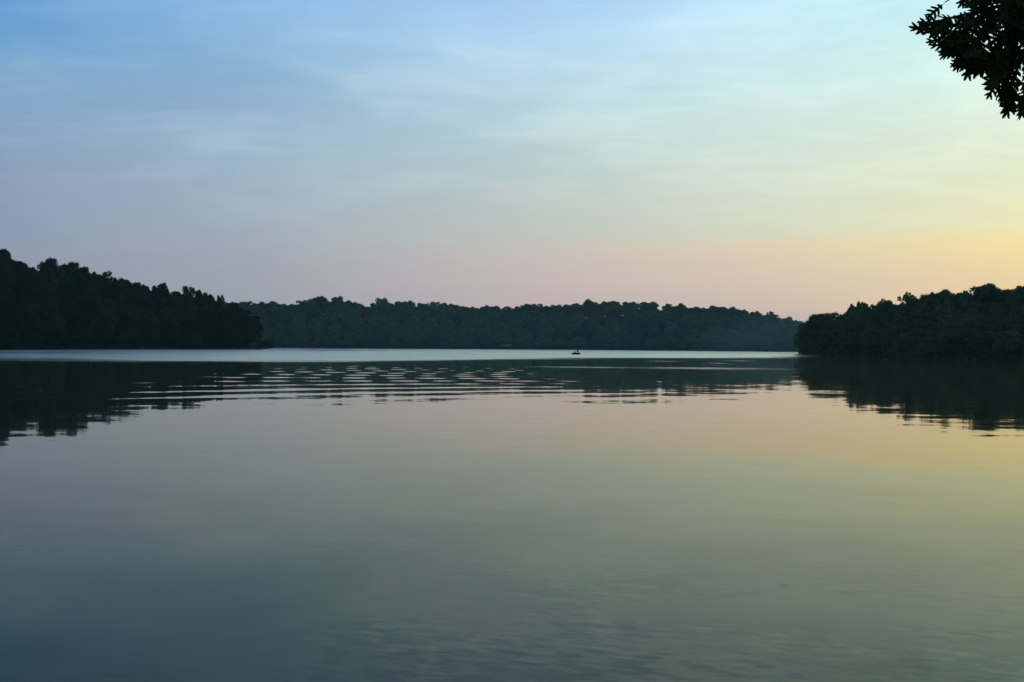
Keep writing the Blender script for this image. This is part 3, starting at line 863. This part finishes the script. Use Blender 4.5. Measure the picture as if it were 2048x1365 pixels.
mc = bpy.data.meshes.new('cap'); bmc.to_mesh(mc); bmc.free(); mc.materials.append(M_CAP)
cap = link(bpy.data.objects.new('cap', mc), man)
brim = MB(); brim.box((.20, 0, 1.70), (.12, .15, .012)); brim.build('brim', M_CAP, cap)
face = MB()
face.tube([(.140, 0, 1.675), (.172, 0, 1.645), (.145, 0, 1.635)], [.012, .018, .012], 6)
face.build('nose', M_SKIN, man)
rod = MB()
rp0 = Vector((.26, .0, 1.02)); rp1 = Vector((1.9, .35, 2.2))
rod.tube([rp0, rp0.lerp(rp1, .25), rp0.lerp(rp1, .6) + Vector((0, 0, .04)), rp1], [.016, .011, .007, .003], 6)
rod_o = rod.build('fishing_rod', M_METAL, None)
rod_o.location = man.location; rod_o.rotation_euler = man.rotation_euler
tag(rod_o, 'thin fishing rod held by the angler in the boat', 'fishing rod')
rl = MB(); rl.tube([(.42, .03, 1.03), (.42, .09, 1.03)], .035, 10); rl.build('reel', M_METAL, rod_o)

# ------------------------------------------------------------------ low structure on the far shore
sx, sy = ground_xy(1012, 863)
sz = 2.6
shed = empty('shelter', (sx, sy, sz - 2.5), 0)
tag(shed, 'small low grey roofed shelter at the far shoreline, left of the boat', 'shelter')
rf = MB()
rf.add([(-4.6, -2.2, 2.5), (4.6, -2.2, 2.5), (4.6, 2.2, 2.5), (-4.6, 2.2, 2.5), (-4.2, 0, 3.5), (4.2, 0, 3.5),
        (-4.6, -2.2, 2.35), (4.6, -2.2, 2.35), (4.6, 2.2, 2.35), (-4.6, 2.2, 2.35)],
       [(0, 1, 5, 4), (2, 3, 4, 5), (3, 0, 4), (1, 2, 5), (6, 9, 8, 7), (0, 6, 7, 1), (1, 7, 8, 2), (2, 8, 9, 3), (3, 9, 6, 0)])
rf.build('roof', M_ROOF, shed)
for px_ in (-4, -1.4, 1.4, 4):
    for py_ in (-1.8, 1.8):
        p = MB(); p.box((px_, py_, .95), (.16, .16, 2.8)); p.build('post', M_WOOD, shed)
p = MB(); p.box((0, 0, .55), (8.6, 4.0, .12)); p.build('floor', M_WOOD, shed)

# ------------------------------------------------------------------ the near oak whose bough hangs into the picture
oak = empty('oak_tree', (8.2, 5.0, float(land_z(np.array([8.2]), np.array([5.0]))[0]) - .1))
tag(oak, 'near oak with dark lobed leaves, its bough hanging into the upper right corner', 'tree')
OL = Vector(oak.location)
def W3(px, py, D):                      # world point on the ray through a photo pixel at depth y = D
    d = pdir(px, py); return Vector((0, 0, CAM_H)) + d * (D / d.y)
mbt = MB()
tp = [Vector((8.2, 5.0, OL.z - .4)), Vector((8.1, 5.05, 3.4)), Vector((7.9, 5.1, 5.0)), Vector((7.8, 5.3, 6.8)), Vector((7.9, 5.5, 9.0)), Vector((7.8, 5.4, 11.5)), Vector((8.1, 5.2, 14.0))]
mbt.tube([p - OL for p in tp], [.42, .30, .27, .24, .18, .11, .04], 14)
mbt.build('trunk', m_bark, oak, True)
limbs = []
LB = MB()
def limb(pts, r0, r1, n=8):
    LB.tube([Vector(p) - OL for p in pts], list(np.linspace(r0, r1, len(pts))), n); limbs.append([Vector(p) for p in pts])
# bough that enters the frame
b0 = Vector((7.85, 5.2, 6.2)); b1 = Vector((6.0, 5.8, 6.9)); b2 = Vector((4.4, 6.1, 6.95)); b3 = W3(2090, -40, 6.1)
limb([b0, b1, b2, b3], .11, .035)
sub = [[b3, W3(2010, 10, 6.0), W3(1950, 25, 5.9), W3(1905, 35, 5.85), W3(1868, 44, 5.8)],
       [b3, W3(2020, 60, 6.1), W3(1975, 90, 6.1), W3(1930, 125, 6.1)],
       [b3, W3(2060, 60, 6.3), W3(2020, 130, 6.2), W3(2010, 185, 6.15), W3(2030, 225, 6.1)],
       [W3(1950, 25, 5.9), W3(1910, 60, 5.8), W3(1875, 90, 5.75)],
       [b2, W3(2160, 60, 6.3), W3(2100, 140, 6.4), W3(2060, 215, 6.3)],
       [b3, W3(2000, -30, 6.2), W3(1930, -20, 6.3), W3(1890, 5, 6.3)]]
for s_ in sub: limb(s_, .013, .003, 6)
# the rest of the crown, outside the frame
cr = random.Random(5)
outer = []
for k in range(22):
    a = cr.uniform(-1.6, 3.6); hh = cr.uniform(6.8, 13)
    base_p = Vector((7.9, 5.3, hh)); rr = cr.uniform(2.2, 4.2)
    tip = base_p + Vector((math.cos(a) * rr, math.sin(a) * rr * .9, cr.uniform(-.3, 1.5)))
    if tip.x < 5.2 or tip.y > 10: continue
    limb([base_p, base_p.lerp(tip, .5) + Vector((0, 0, .35)), tip], .08, .02, 6); outer.append((base_p, tip))
LB.build('branches', m_bark, oak, True)
# one lobed leaf: outline of a white-oak leaf, length 1, lying in xy, slightly folded
LVl, LFl = [], []
rib = [(0, .008), (.10, .014), (.22, .045), (.42, .060), (.62, .062), (.80, .060), (.90, .055), (.97, .035), (1.0, .004)]
for i, (x, y) in enumerate(rib):
    LVl += [(x, y, .01), (x, -y, .01)]
    if i: LFl.append((2 * i - 2, 2 * i, 2 * i + 1, 2 * i - 1))
for sg in (1, -1):                     # four finger lobes a side, sweeping forward
    for (xa, xb, tx, ty, w) in ((.16, .27, .30, .15, .045), (.33, .45, .52, .25, .055), (.50, .62, .72, .27, .055), (.68, .80, .90, .18, .05)):
        k = len(LVl)
        mx, my = (xa + xb) / 2 + (tx - (xa + xb) / 2) * .6, .04 + (ty - .04) * .6
        LVl += [(xa, .02 * sg, .012), (xb, .02 * sg, .012), (mx + .045, (my - .035) * sg, .03), (mx - .045, (my + .015) * sg, .03),
                (tx + w * .7, (ty - w * .6) * sg, .05), (tx - w * .5, (ty - .005) * sg, .05), (tx + w * .45, (ty + w * .35) * sg, .055)]
        LFl += [(k, k + 1, k + 2, k + 3), (k + 3, k + 2, k + 4, k + 5), (k + 5, k + 4, k + 6, k + 6)]
LV = np.array(LVl)
LQ = [f for f in LFl if len(set(f)) == 4]; LT = [f[:3] for f in LFl if len(set(f)) == 3]
LTRI = []
for f in LQ: LTRI += [(f[0], f[1], f[2]), (f[0], f[2], f[3])]
LTRI += LT
LFq = np.array(LTRI)
def inside_poly(x, y, poly):
    c = False
    for i in range(len(poly)):
        (x0, y0), (x1, y1) = poly[i], poly[(i + 1) % len(poly)]
        if (y0 > y) != (y1 > y) and x < (x1 - x0) * (y - y0) / (y1 - y0) + x0: c = not c
    return c
BOUGH = [(1830, 44), (1846, 24), (1868, 20), (1880, 2), (1892, 6), (1893, 26), (1908, 30), (1918, 12), (1926, -6), (1960, -60), (2230, -80), (2230, 250), (2048, 232), (2030, 232), (2016, 214), (2004, 196), (1988, 194), (1978, 176), (1974, 146), (1964, 134), (1945, 146), (1925, 142), (1908, 132), (1890, 108), (1866, 86), (1852, 66), (1836, 64)]
HOLES = [(1984, 74, 9), (1950, 26, 3), (1966, 96, 5), (2038, 158, 8), (1900, 44, 6), (1978, 120, 3), (1986, 108, 3), (1902, 62, 4), (2036, 176, 5), (1932, 40, 3), (1905, 118, 4)]
allV, allF, off = [], [], 0
def add_leaf(base_p, tip_dir, nrm_, ln):
    global off
    x = tip_dir.normalized(); z = (nrm_ - x * nrm_.dot(x)).normalized(); y = z.cross(x)
    M = np.array([x, y, z])
    v = (LV * ln * np.array([1, cr.uniform(.8, 1.1), 1])) 
    v[:, 2] -= (LV[:, 0] ** 2) * ln * cr.uniform(0, .25)
    v = v @ M + np.array(base_p - OL)
    allV.append(v); allF.append(LFq + off); off += len(v)
PV = lambda v: (1024 + F * v.x / v.y, yh(1024 + F * v.x / v.y) - F * (v.z - CAM_H) / v.y)
n_in = 0
tries = 0
while n_in < 560 and tries < 60000:
    tries += 1
    px, py = cr.uniform(1820, 2230), cr.uniform(-80, 250)
    if not inside_poly(px, py, BOUGH): continue
    D = cr.gauss(6.05, .22)
    if any(math.hypot(px - hx, py - hy) < hr * 1.3 for hx, hy, hr in HOLES): continue
    p = W3(px, py, D)
    ln = cr.uniform(.12, .19)
    # leaves droop, splaying out from the middle of the bough
    ox, oz = (px - 2060) / 230, -(py - 40) / 230
    d = Vector((ox * .9 + cr.gauss(0, .45), cr.gauss(0, .25), oz * .9 - .35 + cr.gauss(0, .45))).normalized()
    tipp = p + d * ln; q = PV(tipp)
    mid = PV(p + d * ln * .5)
    if not inside_poly(mid[0] * .6 + q[0] * .4 + 3, mid[1] * .6 + q[1] * .4 - 4, BOUGH): continue
    if any(math.hypot(m_[0] - hx, m_[1] - hy) < hr * 1.3 for hx, hy, hr in HOLES for m_ in (mid, q)): continue
    nn = Vector((cr.gauss(0, .35), -1 + cr.gauss(0, .3), .2 + cr.gauss(0, .35)))
    add_leaf(p, d, nn, ln); n_in += 1
print('bough leaves', n_in, tries)
for (bp, tip) in outer + [(b1, b2), (b0, b1), (b2, b3)]:
    for c_ in range(30):
        cc = bp.lerp(tip, cr.uniform(.3, 1.08)) + Vector((cr.gauss(0, .38), cr.gauss(0, .38), cr.gauss(.05, .28)))
        for k in range(34):
            c = cc + Vector((cr.gauss(0, .2), cr.gauss(0, .2), cr.gauss(0, .15)))
            q = PV(c)
            if c.y > .5 and q[0] < 2110 and q[1] > -60: continue
            add_leaf(c, Vector((cr.gauss(0, 1), cr.gauss(0, 1), cr.gauss(-.4, .6))), Vector((cr.gauss(0, .6), cr.gauss(0, .6), 1)), cr.uniform(.10, .16))
AV, AF = np.concatenate(allV), np.concatenate(allF)
lo_ = grid_obj('crown', AV, AF, M_OAKLEAF, False); lo_.parent = oak

# ------------------------------------------------------------------ haze
bm = bmesh.new(); bmesh.ops.create_cube(bm, size=1.0)
for v in bm.verts: v.co = Vector((v.co.x * 3200, v.co.y * 3200, v.co.z * 110 + 48))
hm = bpy.data.meshes.new('haze'); bm.to_mesh(hm); bm.free()
m_haze = bpy.data.materials.new('haze'); m_haze.use_nodes = True
hn = m_haze.node_tree; hn.nodes.clear()
pv = hn.nodes.new('ShaderNodeVolumePrincipled'); ho = hn.nodes.new('ShaderNodeOutputMaterial')
pv.inputs['Color'].default_value = (.50, .88, .92, 1); pv.inputs['Density'].default_value = .00008; pv.inputs['Anisotropy'].default_value = .2
hn.links.new(pv.outputs[0], ho.inputs['Volume']); hm.materials.append(m_haze)
haze = link(bpy.data.objects.new('haze', hm))
tag(haze, 'thin blue morning haze over the lake', 'haze', kind='stuff')


def mist(name, c, r_, dens, label):
    bm = bmesh.new(); bmesh.ops.create_icosphere(bm, subdivisions=4, radius=1.0)
    for v in bm.verts: v.co = Vector((v.co.x * r_[0] + c[0], v.co.y * r_[1] + c[1], v.co.z * r_[2] + c[2]))
    me = bpy.data.meshes.new(name); bm.to_mesh(me); bm.free()
    m = bpy.data.materials.new(name); m.use_nodes = True; t = m.node_tree; t.nodes.clear()
    p = t.nodes.new('ShaderNodeVolumePrincipled'); o_ = t.nodes.new('ShaderNodeOutputMaterial')
    p.inputs['Color'].default_value = (.60, .90, .95, 1); p.inputs['Density'].default_value = dens; p.inputs['Anisotropy'].default_value = .2
    t.links.new(p.outputs[0], o_.inputs['Volume']); me.materials.append(m)
    tag(link(bpy.data.objects.new(name, me)), label, 'mist', kind='stuff')
mist('mist', (10, 790, 8), (300, 62, 40), .00055, 'thin mist lying along the far wooded shore')
mist('mist', (196, 735, 2), (75, 110, 26), .00055, 'pale mist in the cove beside the right headland')
